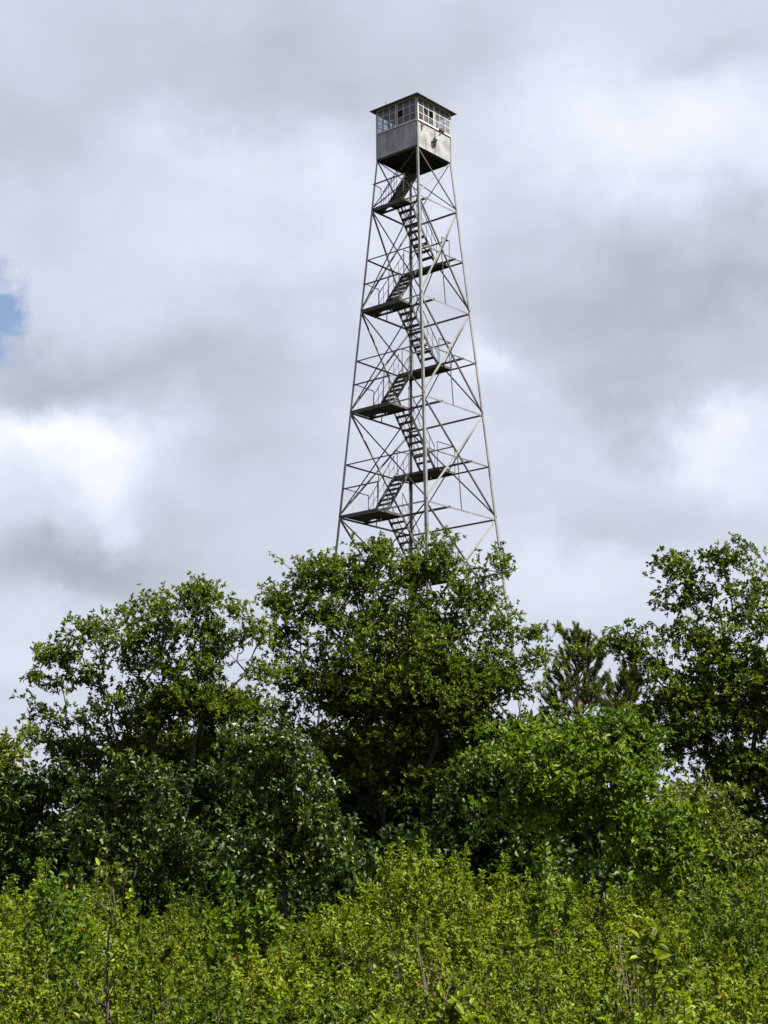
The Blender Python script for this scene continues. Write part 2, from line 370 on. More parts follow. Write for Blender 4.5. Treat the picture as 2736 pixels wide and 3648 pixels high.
VI, VO = -.69, .88
near_end = dict(A=.445, C=.45, E=.147, G=-.21, I=-.5, K=-.8, M=-1.1)
far_end = dict(B=.66, D=.44, F=.28, H=0, J=-.3, L=-.6)
def wire_panel(p0, p1, h0, h1, n, parent):
    """woven guard wire between p0 and p1"""
    mb = MB(); d = p1 - p0
    Ln = d.length; k = max(3, int(Ln / .1)); a = .0022
    for i in range(k + 1):
        q = p0 + d * (i / k); mb.bar(q + Vector((0, 0, h0)), q + Vector((0, 0, h1)), a, a, d)
    m_ = max(3, int((h1 - h0) / .1))
    for j in range(m_ + 1):
        z = h0 + (h1 - h0) * j / m_; mb.bar(p0 + Vector((0, 0, z)), p1 + Vector((0, 0, z)), a, a)
    return mb.build('wire_panel', M_wire, parent)
for k, z in LV.items():
    if k in near_end: s = half(z); v0, v1, u0, u1 = -s + .02, VI, -s + .02, near_end[k]
    elif k in far_end: s = half(z); v0, v1, u0, u1 = VO, s - .02, -s + .02, far_end[k]
    else: continue
    mb = MB(); nb = max(3, int((v1 - v0) / .15)); gapw = .012
    w = (v1 - v0) / nb; inner = nb - 1 if k in near_end else nb - 1
    for i in range(nb):
        if i == nb - 1 and (v1 - v0) > .5:      # the light gap beside the last plank
            a_, b_ = v0 + i * w + .05, v1
        else: a_, b_ = v0 + i * w + gapw / 2, v0 + (i + 1) * w - gapw / 2
        c = P((u0 + u1) / 2, (a_ + b_) / 2, z + .055)
        M = Matrix((uH, vH, Vector((0, 0, 1)))).transposed()
        if (k in near_end) and i == nb - 1: c = P((u0 * .55 + u1 * .45), (a_ + b_) / 2, z + .055); mb.box(P(u0 + (u1 - u0) * .08, v1 - w * .5, z + .055), ((u1 - u0) * .16, w, .03), M); mb.box(P(u0 + (u1 - u0) * .72, (a_ + b_) / 2, z + .055), ((u1 - u0) * .56, b_ - a_, .03), M)
        else: mb.box(c, (u1 - u0, b_ - a_, .035), M)
    ld = mb.build('landing', M_deck, tower)
    # edge beams; the inner one runs on to the opposite face
    fr = MB(); inn, outv = (v1, v0) if k in near_end else (v0, v1)
    sl_ = half(z)
    fr.bar(P(-sl_ + .03, inn, z), P(sl_ - .03, inn, z), .05, .08)
    fr.bar(P(u0, outv, z + .01), P(u1, outv, z + .01), .045, .08)
    fr.bar(P(u1, v0, z + .01), P(u1, v1, z + .01), .045, .08)
    fr.bar(P((u0 + u1) / 2, v0, z), P((u0 + u1) / 2, v1, z), .045, .07)
    fr.build('landing_beam', M_stair, ld)
    # guard rail
    gr = MB(); h = 1.1; t = .028
    uo = u0 + (.22 if half(z) > 1.5 else .05)
    gr.bar(P(-half(z + h) + .02, -half(z + h) if k in near_end else half(z + h), z + h), P(u1, (-half(z + h)) if k in near_end else half(z + h), z + h), .045, .045)
    gr.bar(P(uo, outv, z + h), P(uo, inn, z + h - .02), t, t)
    gr.bar(P(uo, inn, z), P(uo, inn, z + h), t, t)
    if k in far_end:
        gr.bar(P(u1, outv, z + h), P(u1, inn, z + h), t, t); gr.bar(P(u1, inn, z), P(u1, inn, z + h), t, t)
    gr.bar(P(u1, outv, z), P(u1, outv, z + h), t, t)
    gr.build('guard_rail', M_dull, ld)
    wire_panel(P(uo, outv, z), P(uo, inn, z), .1, h, None, ld)
    if k in far_end: wire_panel(P(u1, outv, z), P(u1, inn, z), .1, h, None, ld)

def flight(z0, z1, v0, v1, u0, u1, hand=1.0):
    """stair from (v0,z0) up to (v1,z1) between u0 and u1"""
    nst = 9; sg = MB()
    for u in (u0, u1):
        sg.bar(P(u, v0, z0), P(u, v1, z1), .03, .11)
    o = sg.build('stair_flight', M_stair, tower)
    for i in range(1, nst):
        t = i / nst
        M = Matrix((uH, vH, Vector((0, 0, 1)))).transposed()
        MB().box(P((u0 + u1) / 2, v0 + (v1 - v0) * t, z0 + (z1 - z0) * t + .02), (u1 - u0 - .03, .19, .04), M).build('tread', M_stair, o)
    hr = MB()
    for u in (u0 - .03, u1 + .03):
        e_ = P(u, v0 + (v1 - v0) * hand, z0 + (z1 - z0) * hand)
        hr.bar(P(u, v0, z0 + .85), e_ + Vector((0, 0, .85)), .025, .025)
        hr.bar(P(u, v0, z0 + .42), e_ + Vector((0, 0, .42)), .014, .014)
        n = 5
        for i in range(n + 1):
            t = i / n * hand; a = P(u, v0 + (v1 - v0) * t, z0 + (z1 - z0) * t)
            hr.bar(a, a + Vector((0, 0, .85)), .018, .018)
    hr.build('handrail', M_dull, o)
ks = list('ABCDEFGHIJKLM')
u1s = dict(A=-.33, C=-.36, E=-.58, G=-.92, I=-1.2, K=-1.5)
u2s = dict(B=-1.34, D=-1.64, F=-1.93, H=-2.22, J=-2.5, L=-2.8)
flight(LV['A'] + .05, ZC - .02, VI, .80, -1.02, -.34, .58)
for a, b in zip(ks[:-1], ks[1:]):
    if a in near_end: flight(LV[b] + .05, LV[a] + .05, VO, VI, u1s[a], u1s[a] + .7)
    else: flight(LV[b] + .05, LV[a] + .05, VI, VO, u2s[a] + .04, u2s[a] + .73)
flight(ZG, LV['M'] + .05, .88, VI, -1.75, -1.05)

# ---- the cab
ZS = ZC + 1.08; ZW = ZS + 1.04; SB = 1.067
cabM = Matrix((uH, vH, Vector((0, 0, 1)))).transposed()
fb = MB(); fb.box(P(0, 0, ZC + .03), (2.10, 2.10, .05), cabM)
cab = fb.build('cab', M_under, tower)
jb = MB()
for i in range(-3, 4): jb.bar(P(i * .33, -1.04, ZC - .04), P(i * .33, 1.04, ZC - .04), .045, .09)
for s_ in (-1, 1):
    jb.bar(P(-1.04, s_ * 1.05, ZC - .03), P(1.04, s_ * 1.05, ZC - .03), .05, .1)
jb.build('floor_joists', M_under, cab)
for c in 'LNRB':
    a, b = CS[c]
    MB().angle(P(a * 1.075, b * 1.075, ZC - .05), P(a * 1.075, b * 1.075, ZW + .02), .075, .012, uH * -a, vH * -b).build('corner_post', M_galv, cab)
def cab_face(o, t, missing, broken, seam_u):
    """o = outward unit normal, t = along unit; both tower axes"""
    def Q(a, d, z): 
        q = t * a + o * d; return Vector((q.x, q.y, z - .5))
    M = Matrix((t, o, Vector((0, 0, 1)))).transposed()
    W = 1.03
    for s_ in (-1, 1):
        w_ = MB().box(Q(s_ * W / 2, SB - .006, (ZC - .03 + ZS) / 2), (W - .004, .012, ZS - ZC + .03), M).build('wall_panel', M_wall, cab)
    MB().box(Q(0, SB + .006, (ZC + ZS) / 2), (.035, .012, ZS - ZC - .01), M).build('seam_strip', M_wall, cab)
    MB().box(Q(0, SB - .03, (ZC + ZS) / 2), (2.03, .02, ZS - ZC - .06), M).build('lining', M_inner, cab)
    bd = MB().box(Q(0, SB + .012, ZS + .012), (2.08, .05, .045), M); bd.build('sill', M_frame, cab)
    hd = MB().box(Q(0, SB - .01, ZW + .03), (2.08, .05, .09), M); hd.build('header', M_frame, cab)
    for wi in (0, 1):
        a0 = -1.02 if wi == 0 else .02; a1 = -.02 if wi == 0 else 1.02
        fr = MB(); z0, z1 = ZS + .036, ZW - .016; ft = .036
        fr.box(Q((a0 + a1) / 2, SB - .005, z0 + ft / 2), (a1 - a0, .035, ft), M); fr.box(Q((a0 + a1) / 2, SB - .005, z1 - ft / 2), (a1 - a0, .035, ft), M)
        for a_ in (a0 + ft / 2, a1 - ft / 2): fr.box(Q(a_, SB - .005, (z0 + z1) / 2), (ft, .033, z1 - z0 - 2 * ft), M)
        for i in (1, 2):
            fr.box(Q(a0 + (a1 - a0) * i / 3, SB - .005, (z0 + z1) / 2), (.022, .03, z1 - z0 - 2 * ft), M)
            fr.box(Q((a0 + a1) / 2, SB - .005, z0 + (z1 - z0) * i / 3), (a1 - a0 - 2 * ft, .026, .022), M)
        fr.build('window_frame', M_frame, cab)
        pb = MB()
        for i in range(3):
            for j in range(3):
                if (wi, i, j) in missing: continue
                l, r = a0 + (a1 - a0) * i / 3, a0 + (a1 - a0) * (i + 1) / 3; b_, t_ = z0 + (z1 - z0) * j / 3, z0 + (z1 - z0) * (j + 1) / 3
                if (wi, i, j) in broken:
                    hole = [(.12, .95), (.22, .55), (.42, .2), (.62, .12), (.72, .45), (.58, .62), (.44, .95)]
                    ring = [(0, 1), (0, .5), (.2, 0), (1, 0), (1, .5), (1, 1), (.6, 1)]
                    vs = [Q(l + (r - l) * x, SB - .004, b_ + (t_ - b_) * y) for x, y in hole + ring]
                    n = len(hole); pb.add(vs, [(i2, i2 + 1, n + i2 + 1, n + i2) for i2 in range(n - 1)])
                else:
                    pb.add([Q(l, SB - .004, b_), Q(r, SB - .004, b_), Q(r, SB - .004, t_), Q(l, SB - .004, t_)], [(0, 1, 2, 3)])
        pb.build('pane', M_glass, cab)
# left-hand face (normal -v), along u: window 1 is nearer the front corner
cab_face(-vH, uH, {(1, 0, 1)}, set(), 0)
cab_face(uH, vH, {(0, 2, 1)}, {(0, 1, 1)}, 0)
cab_face(vH, -uH, {(1, 2, 0)}, set(), 0)
cab_face(-uH, -vH, set(), set(), 0)
# inside braces seen through the glass
ib = MB()
ib.bar(P(-1.0, -.35, ZS + .02), P(-1.0, -.35, ZW), .05, .05); ib.bar(P(.2, .98, ZS + .02), P(.2, .98, ZW), .05, .05)
ib.bar(P(-1.0, .4, ZS + .02), P(-1.0, .4, ZW), .05, .05); ib.bar(P(.98, .3, ZS), P(.98, .3, ZW), .04, .04)
ib.build('window_mullion', M_inner, cab)
MB().box(P(.15, .1, ZC + .5), (.5, .5, .85), cabM).build('map_table', M_inner, cab)
# roof
RE = 1.255; ZE = ZW - .02; AP = ZW + .46
rb = MB()
e = [P(a * RE, b * RE, ZE) for a, b in ((-1, -1), (1, -1), (1, 1), (-1, 1))]
e2 = [q + Vector((0, 0, .03)) for q in e]
ap = P(0, 0, AP)
rb.add([*e, *e2, ap], [(0, 1, 5, 4), (1, 2, 6, 5), (2, 3, 7, 6), (3, 0, 4, 7), (4, 5, 8), (5, 6, 8), (6, 7, 8), (7, 4, 8)])
si = [P(a * 1.05, b * 1.05, ZE + .10) for a, b in ((-1, -1), (1, -1), (1, 1), (-1, 1))]
rb.add([*e, *si], [(0, 4, 5, 1), (1, 5, 6, 2), (2, 6, 7, 3), (3, 7, 4, 0), (4, 7, 6, 5)])
roof = rb.build('roof', M_roof, cab)
MB().tube([P(-.5, -1.12, ZE + .03), P(-.5, -1.12, ZE + .18)], .022, 8).tube([P(-.5, -1.12, ZE + .17), P(-.5, -1.12, ZE + .42)], [.012, .005], 6).build('lightning_rod', M_galv, roof)
# wall bracket and arm with round hood on the sunlit face
def QR(v, d, z): return P(SB + d, v, z)
br = MB(); br.bar(QR(-.82, .02, ZS - .06), QR(-.80, .03, ZS - .30), .035, .03); br.bar(QR(-.81, .03, ZS - .19), QR(-.74, .14, ZS - .12), .025, .025)
br.bar(QR(-.80, .03, ZS - .28), QR(-.86, .04, ZS - .42), .02, .02)
br.build('wall_bracket', M_rust, cab)
ar = MB(); ar.tube([QR(-.19, 0, ZS - .65), QR(-.16, .08, ZS - .64), QR(-.10, .17, ZS - .60), QR(-.067, .20, ZS - .56)], .034, 8)
arm = ar.build('pipe_arm', M_dull, cab)
MB().tube([QR(-.07, .20, ZS - .57), QR(.085, .285, ZS - .20)], .038, 10).build('vent_pipe', M_pipe, arm)
MB().tube([QR(.08, .28, ZS - .22), QR(.085, .285, ZS - .20), QR(.112, .305, ZS - .12), QR(.118, .31, ZS - .10)], [.06, .125, .125, .07], 14).build('pipe_hood', M_rust, arm)
# service cable run and bolts
cb = MB(); cb.bar(QR(.02, .022, ZS - .04), QR(.02, .022, ZC + .02), .012, .012); cb.build('cable', M_rust, cab)

# ------------------------------------------------------------------ vegetation engine
def mesh_np(name, V, nper, mat_, rnd=None, smooth_=False):
    """V: (n, k, 3) polygons or list of (verts, faces)"""
    me = bpy.data.meshes.new(name)
    V = np.ascontiguousarray(V, dtype=np.float32)
    n = V.shape[0]
    if nper == 4:       # kite leaf folded on the midrib: verts b,l,t,r -> two triangles
        me.vertices.add(n * 4); me.vertices.foreach_set('co', V.reshape(-1))
        base = (np.arange(n, dtype=np.int32) * 4)[:, None]
        idx = (base + np.array([0, 2, 1, 0, 3, 2], dtype=np.int32)).reshape(-1)
        me.loops.add(n * 6); me.loops.foreach_set('vertex_index', idx)
        me.polygons.add(n * 2); me.polygons.foreach_set('loop_start', np.arange(n * 2, dtype=np.int32) * 3)
        nf = 2
    elif nper == 6:     # b l1 l2 t r2 r1 -> two quads
        me.vertices.add(n * 6); me.vertices.foreach_set('co', V.reshape(-1))
        base = (np.arange(n, dtype=np.int32) * 6)[:, None]
        idx = (base + np.array([0, 3, 2, 1, 0, 5, 4, 3], dtype=np.int32)).reshape(-1)
        me.loops.add(n * 8); me.loops.foreach_set('vertex_index', idx)
        me.polygons.add(n * 2); me.polygons.foreach_set('loop_start', np.arange(n * 2, dtype=np.int32) * 4)
        nf = 2
    me.update(calc_edges=True)
    if rnd is not None:
        a = me.attributes.new('rnd', 'FLOAT', 'FACE'); a.data.foreach_set('value', np.repeat(rnd.astype(np.float32), nf))
    me.materials.append(mat_)
    return me
def nrm_(a): return a / np.maximum(np.linalg.norm(a, axis=-1, keepdims=True), 1e-9)
def leaves(base, d, up, L, W, six=False, fold=.25, droop=.15):
    """base (n,3), d leaf direction, up approx normal; returns polys"""
    d = nrm_(d); s = nrm_(np.cross(d, up)); n = np.cross(s, d)
    L = L[:, None]; W = W[:, None]
    tip = base + d * L - n * L * droop
    if not six:
        mid = base + d * L * .5
        l = mid + s * W * .5 + n * W * fold; r = mid - s * W * .5 + n * W * fold
        return np.stack([base, l, tip, r], 1)
    l1 = base + d * L * .33 + s * W * .48 + n * W * fold; r1 = base + d * L * .33 - s * W * .48 + n * W * fold
    l2 = base + d * L * .70 + s * W * .42 + n * W * fold - n * L * droop * .4; r2 = base + d * L * .70 - s * W * .42 + n * W * fold - n * L * droop * .4
    return np.stack([base, l1, l2, tip, r2, r1], 1)
def segs_mesh(name, A, B, ra, rb, mat_, k=5):
    """tapered k-sided tubes A->B"""
    A = np.asarray(A, float); B = np.asarray(B, float); n = len(A)
    d = nrm_(B - A); ref = np.where(np.abs(d[:, 2:3]) > .9, np.array([[1., 0, 0]]), np.array([[0, 0, 1.]]))
    a = nrm_(np.cross(d, ref)); b = np.cross(d, a)
    t = np.arange(k) * 2 * np.pi / k
    ring = a[:, None] * np.cos(t)[None, :, None] + b[:, None] * np.sin(t)[None, :, None]
    V = np.concatenate([A[:, None] + ring * np.asarray(ra)[:, None, None], B[:, None] + ring * np.asarray(rb)[:, None, None]], 1).reshape(-1, 3).astype(np.float32)
    j = np.arange(k); q = np.stack([j, (j + 1) % k, (j + 1) % k + k, j + k], 1)
    idx = (np.arange(n)[:, None, None] * 2 * k + q[None]).astype(np.int32).reshape(-1)
    me = bpy.data.meshes.new(name); me.vertices.add(len(V)); me.vertices.foreach_set('co', V.reshape(-1))
    me.loops.add(len(idx)); me.loops.foreach_set('vertex_index', idx)
    me.polygons.add(n * k); me.polygons.foreach_set('loop_start', np.arange(n * k, dtype=np.int32) * 4)
    me.polygons.foreach_set('use_smooth', np.ones(n * k, dtype=bool))
    me.update(calc_edges=True); me.materials.append(mat_); return me

def skeleton(base, trunk_top, cl, seed, straight=.35, wob=.12):
    """connects crown points cl to a trunk; returns node arrays"""
    r = np.random.default_rng(seed)
    nodes = []; par = []
    tops = trunk_top if isinstance(trunk_top, list) else [trunk_top]
    nodes.append(np.array(base)); par.append(-1)
    for tp in tops:
        prev = 0; tp = np.array(tp); k = max(3, int(np.linalg.norm(tp - nodes[0]) / .6))
        for i in range(1, k + 1):
            q = nodes[0] + (tp - nodes[0]) * i / k + r.normal(0, .05, 3) * np.array([1, 1, .2])
            nodes.append(q); par.append(prev); prev = len(nodes) - 1
    nd = np.zeros((len(cl) * 4 + 100, 3)); nd[:len(nodes)] = nodes; n = len(nodes)
    pl = np.zeros(len(nd)); pa = np.full(len(nd), -1); pa[:n] = par
    for i in range(1, n): pl[i] = pl[pa[i]] + np.linalg.norm(nd[i] - nd[pa[i]])
    n0 = n
    tc = np.mean([np.array(t) for t in tops], axis=0)
    order = np.argsort(np.linalg.norm(cl - tc, axis=1) + cl[:, 2] * .2)
    tips = np.zeros(len(cl), int)
    low = 3
    for ci in order:
        c = cl[ci]
        dd = np.linalg.norm(nd[low:n] - c, axis=1)
        cost = dd * 1.0 + pl[low:n] * straight * .5 + np.maximum(0, nd[low:n, 2] - c[2]) * .8
        j = low + int(np.argmin(cost))
        L = np.linalg.norm(c - nd[j]); k = min(4, max(1, int(L / .45)))
        prev = j
        a = nd[j].copy()
        for i in range(1, k + 1):
            t = i / k; q = a + (c - a) * t
            if i < k: q = q + r.normal(0, wob * L / k * .6, 3) - np.array([0, 0, .06 * L * math.sin(math.pi * t)])
            nd[n] = q; pa[n] = prev; pl[n] = pl[prev] + np.linalg.norm(q - nd[prev]); prev = n; n += 1
            if n >= len(nd) - 5: break
        tips[ci] = prev
        if n >= len(nd) - 5: break
    return nd[:n], pa[:n], tips
def radii(nd, pa, tip=.007, ex=2.3, rmax=None):
    n = len(nd); acc = np.zeros(n); 
    # children counted from the last node back to the first (parents always precede)
    for i in range(n - 1, 0, -1):
        ri = acc[i] ** (1 / ex) if acc[i] > 0 else tip
        acc[pa[i]] += ri ** ex
    r = np.where(acc > 0, acc ** (1 / ex), tip)
    if rmax: r = r * min(1, rmax / r[0]) if r[0] > rmax else r
    return r

def lobes_points(lobes, D, dens, r, shell=.45):
    pts = []
    for lb in lobes:
        px, py, rx, ry = lb[:4]; dy = lb[4] if len(lb) > 4 else 0; dm = lb[5] if len(lb) > 5 else 1
        k = (D + dy) / F
        c = np.array(at(px, py, D + dy)); a = np.array([rx * k, max(.5, (rx * .6 + ry * .4) * k), ry * k])
        vol = 4.19 * a[0] * a[1] * a[2]; a = np.maximum(a - np.array([.10, .05, .16]), .12)
        nt_ = max(4, int((vol * .55 + 1.3 * vol ** .667) * dens * dm * .50))     # leafy tufts
        v = nrm_(r.normal(0, 1, (nt_, 3))) * (r.random((nt_, 1)) ** shell)
        tc_ = c + v * a * .97
        k_ = 4
        q = np.repeat(tc_, k_, 0) + r.normal(0, .21, (nt_ * k_, 3)) * np.array([1.15, 1.15, .75])
        pts.append(q)
    return np.concatenate(pts)
def foliage(cl, out_dir, r, tips=5, per=8, sig=.2, L=.11, W=.055, up=.6, spread=1.0, six=False, crnd=.5, flat=.75, size_var=.25):
    n = len(cl)
    tips = tips + 1; per = per + 1; n = len(cl)
    T = np.repeat(cl, tips, 0) + r.normal(0, sig, (n * tips, 3)) * np.array([1, 1, flat])
    ctn = np.repeat(r.random(n), tips * per)
    od = nrm_(np.repeat(out_dir, tips, 0) + r.normal(0, .55, (n * tips, 3)) + np.array([0, 0, .25]))
    m_ = n * tips * per
    Tb = np.repeat(T, per, 0); O = np.repeat(od, per, 0)
    along = r.random((m_, 1)) * .12 * (L / .11)
    d = nrm_(O * .55 + r.normal(0, .75 * spread, (m_, 3)))
    upv = nrm_(r.normal(0, .55, (m_, 3)) + np.array([0, 0, up]) + O * .25)
    sz = np.exp(r.normal(0, size_var, m_))
    V = leaves(Tb - O * along, d, upv, L * sz, W * sz, six)
    rnd = np.clip(ctn * crnd + r.random(m_) * (1 - crnd), 0, 1)
    return V, rnd

def make_tree(name, label, cat, base_px, D, trunk_tops, lobes, mat_, seed, dens=3.5, group=None, bark=None, rmax=.22, fol=None, shell=.45, nofol=None, tipr=.007, part='crown', base_z=None):
    r = np.random.default_rng(seed)
    bx = at(base_px, 3252, D).x; base = np.array([bx, D, float(ground_z(bx, D)) - .1])
    tops = [np.array(at(px, py, D + (dd if dd else 0))) for (px, py, dd) in trunk_tops]
    cl = lobes_points(lobes, D, dens, r, shell)
    cl = cl[cl[:, 2] > base[2] + .5]
    if nofol is not None:
        bare = lobes_points(nofol, D, dens * 1.2, r, .6); allc = np.concatenate([cl, bare])
    else: allc = cl
    nd, pa, tips = skeleton(base, tops, allc, seed)
    rad = radii(nd, pa, tip=tipr, rmax=rmax)
    root = thing(name, base, label, cat, group)
    i = np.arange(1, len(nd)); A = nd[pa[i]] - base; B = nd[i] - base
    rb_ = rad[i]; ra_ = np.minimum(rad[pa[i]], rb_ * 1.35); 
    link('trunk', segs_mesh('trunk', A, B, ra_, rb_, bark or M_bark, 6), root)
    tp = tips[:len(cl)]; od = nrm_(nd[tp] - nd[pa[tp]] + 1e-6)
    V, rnd = foliage(cl - base, od, r, **(fol or {}))
    link(part, mesh_np(part, V, 6 if (fol or {}).get('six') else 4, mat_, rnd), root)
    return root, len(V)

CNT = {}
def T_(*a, **k):
    o, n = make_tree(*a, **k); CNT[o.name] = n; return o

# central oak in front of the tower
T_('oak_tree', 'large rounded oak hiding the foot of the lookout tower', 'tree', 1440, 46,
   [(1300, 2500, 0), (1460, 2450, .5), (1560, 2500, -.5)],
   [(1180, 2070, 150, 110, .5, .8), (1085, 2030, 60, 55, 0, .8), (975, 2130, 30, 40, 0, .8), (1100, 2180, 120, 90, 0, .8), (1350, 2020, 130, 100, 0, .7), (1500, 2030, 160, 110, .3, .7), (1560, 1960, 60, 90, 0, .8), (1345, 1940, 40, 60, 0, .9),
    (1680, 2090, 120, 100, 0, .6), (1770, 2010, 55, 60, 0, .6), (1200, 2000, 55, 60, 0, .7), (1830, 2230, 80, 80, .3, .45), (1900, 2240, 55, 40, 0, .6), (1930, 2330, 60, 60, -.2, .6), (1740, 2170, 100, 80, 0, .45),
    (1000, 2160, 45, 70, 0, .7), (1000, 2290, 90, 80, .3, .9), (1060, 2400, 130, 90, 0, .9), (1000, 2530, 90, 60, -.2, .6), (1100, 2600, 110, 70, 0, .8),
    (1300, 2230, 260, 180, 0, .45), (1550, 2240, 240, 180, 0, .6), (1320, 2450, 260, 170, 0, 1.4), (1560, 2450, 280, 180, 0, 1.4), (1760, 2420, 150, 130, 0, .8), (1870, 2450, 80, 80, 0, .6),
    (1330, 2680, 230, 150, 2.4, 1.6), (1560, 2680, 250, 160, 2.6, 1.6), (1780, 2620, 130, 110, 0.4, .9), (1380, 2860, 230, 130, 2.2, 1.7), (1600, 2860, 220, 130, 2.2, 1.7), (1400, 2640, 150, 80, -.7, .7), (1640, 2740, 150, 100, -.7, .6), (1280, 2760, 100, 80, -.4, .6), (1460, 2790, 160, 100, -.5, .6)],
   M_oak, 11, dens=9.0, rmax=.16, fol=dict(tips=5, per=9, sig=.14, L=.088, W=.046))
# left oak with an open, airy top
T_('oak_tree', 'broad oak left of the tower with an open airy crown', 'tree', 560, 44,
   [(560, 2650, 0), (420, 2600, .4), (720, 2560, -.3)],
   [(240, 2290, 110, 70, 0, .8), (200, 2340, 50, 40, .2, .7), (300, 2240, 90, 45, .3, .8), (430, 2200, 90, 55, 0, .8), (560, 2160, 100, 60, .3, .9), (690, 2140, 110, 60, 0), (710, 2115, 30, 40, 0, .8), (820, 2180, 70, 60, 0, .9), (640, 2230, 180, 70, 0, .8),
    (790, 2260, 90, 60, .2, .8), (470, 2290, 150, 70, 0, .7), (165, 2430, 50, 32, 0, .6), (330, 2400, 120, 60, .3, .55), (460, 2410, 100, 70, 0, .8), (600, 2350, 120, 90, 0, .8), (740, 2360, 90, 100, 0, .9),
    (185, 2540, 90, 45, 0, .7), (150, 2640, 60, 50, 0, .8), (240, 2660, 150, 60, .3, .9), (370, 2540, 110, 90, 0, .7), (520, 2530, 120, 110, 0, 1.1), (680, 2500, 150, 110, 0, 1.9), (830, 2510, 110, 80, 0, 1.7), (900, 2560, 90, 50, 0, .9),
    (400, 2700, 190, 90, 1.2, 1.2), (620, 2680, 220, 110, 2, 1.9), (820, 2640, 130, 90, .5, 1.2), (480, 2850, 230, 110, 2.5, 1.8), (720, 2850, 230, 120, 2.5, 2), (250, 2800, 170, 90, 1.5, 1.0), (930, 2720, 130, 120, 2.5, 1.3), (950, 2900, 140, 120, 2.5, 1.3), (1080, 2960, 120, 110, 3, 1.3), (900, 2250, 60, 60, .3, .7), (930, 2380, 70, 60, .2, .5)],
   M_oak, 23, dens=9.5, rmax=.18, fol=dict(tips=5, per=9, sig=.14, L=.086, W=.045),
   nofol=[(840, 2330, 60, 90, 0, .5)])
# right oak
T_('oak_tree', 'tall dark oak at the right edge with one long limb reaching left', 'tree', 2640, 42,
   [(2620, 2500, 0), (2500, 2500, .3), (2700, 2350, 0)],
   [(2450, 2030, 100, 45, 0, .8), (2390, 2010, 50, 35, 0, .8), (2570, 1990, 45, 70, 0, .8), (2660, 1990, 60, 60, 0, .8), (2720, 2080, 90, 90, 0, .8), (2510, 2110, 80, 75, .2, .8), (2390, 2120, 65, 40, 0, 1.0), (2620, 2150, 110, 110, 0, .6),
    (2400, 2240, 60, 45, 0, .7), (2240, 2280, 65, 30, 0, .8), (2190, 2270, 30, 25, 0, .7), (2290, 2330, 70, 45, 0, 1.8), (2350, 2400, 80, 50, 0, 1.8), (2450, 2370, 70, 50, 0, 1.2), (2490, 2270, 70, 80, 0, 1.5), (2570, 2310, 100, 120, 0, 1), (2700, 2280, 110, 150, 0, .9),
    (2400, 2490, 120, 75, 0, 2.2), (2310, 2550, 80, 60, 0, 1.8), (2520, 2480, 120, 120, 0, 2.2), (2680, 2500, 140, 160, 0, 2), (2480, 2610, 120, 80, 0, 2.2), (2400, 2680, 70, 40, 0, 1.8), (2590, 2700, 120, 100, 0, 1.4), (2590, 2790, 70, 60, 0, 1.2), (2280, 2620, 70, 60, 0, .8), (2700, 2760, 140, 150, 0, 1.5), (2680, 2930, 100, 120, 0, 1.5), (2860, 2500, 170, 330, 0, 1), (2850, 2850, 170, 200, 0, 1)],
   M_oak, 37, dens=8.2, rmax=.24, fol=dict(tips=5, per=9, sig=.135, L=.084, W=.045))
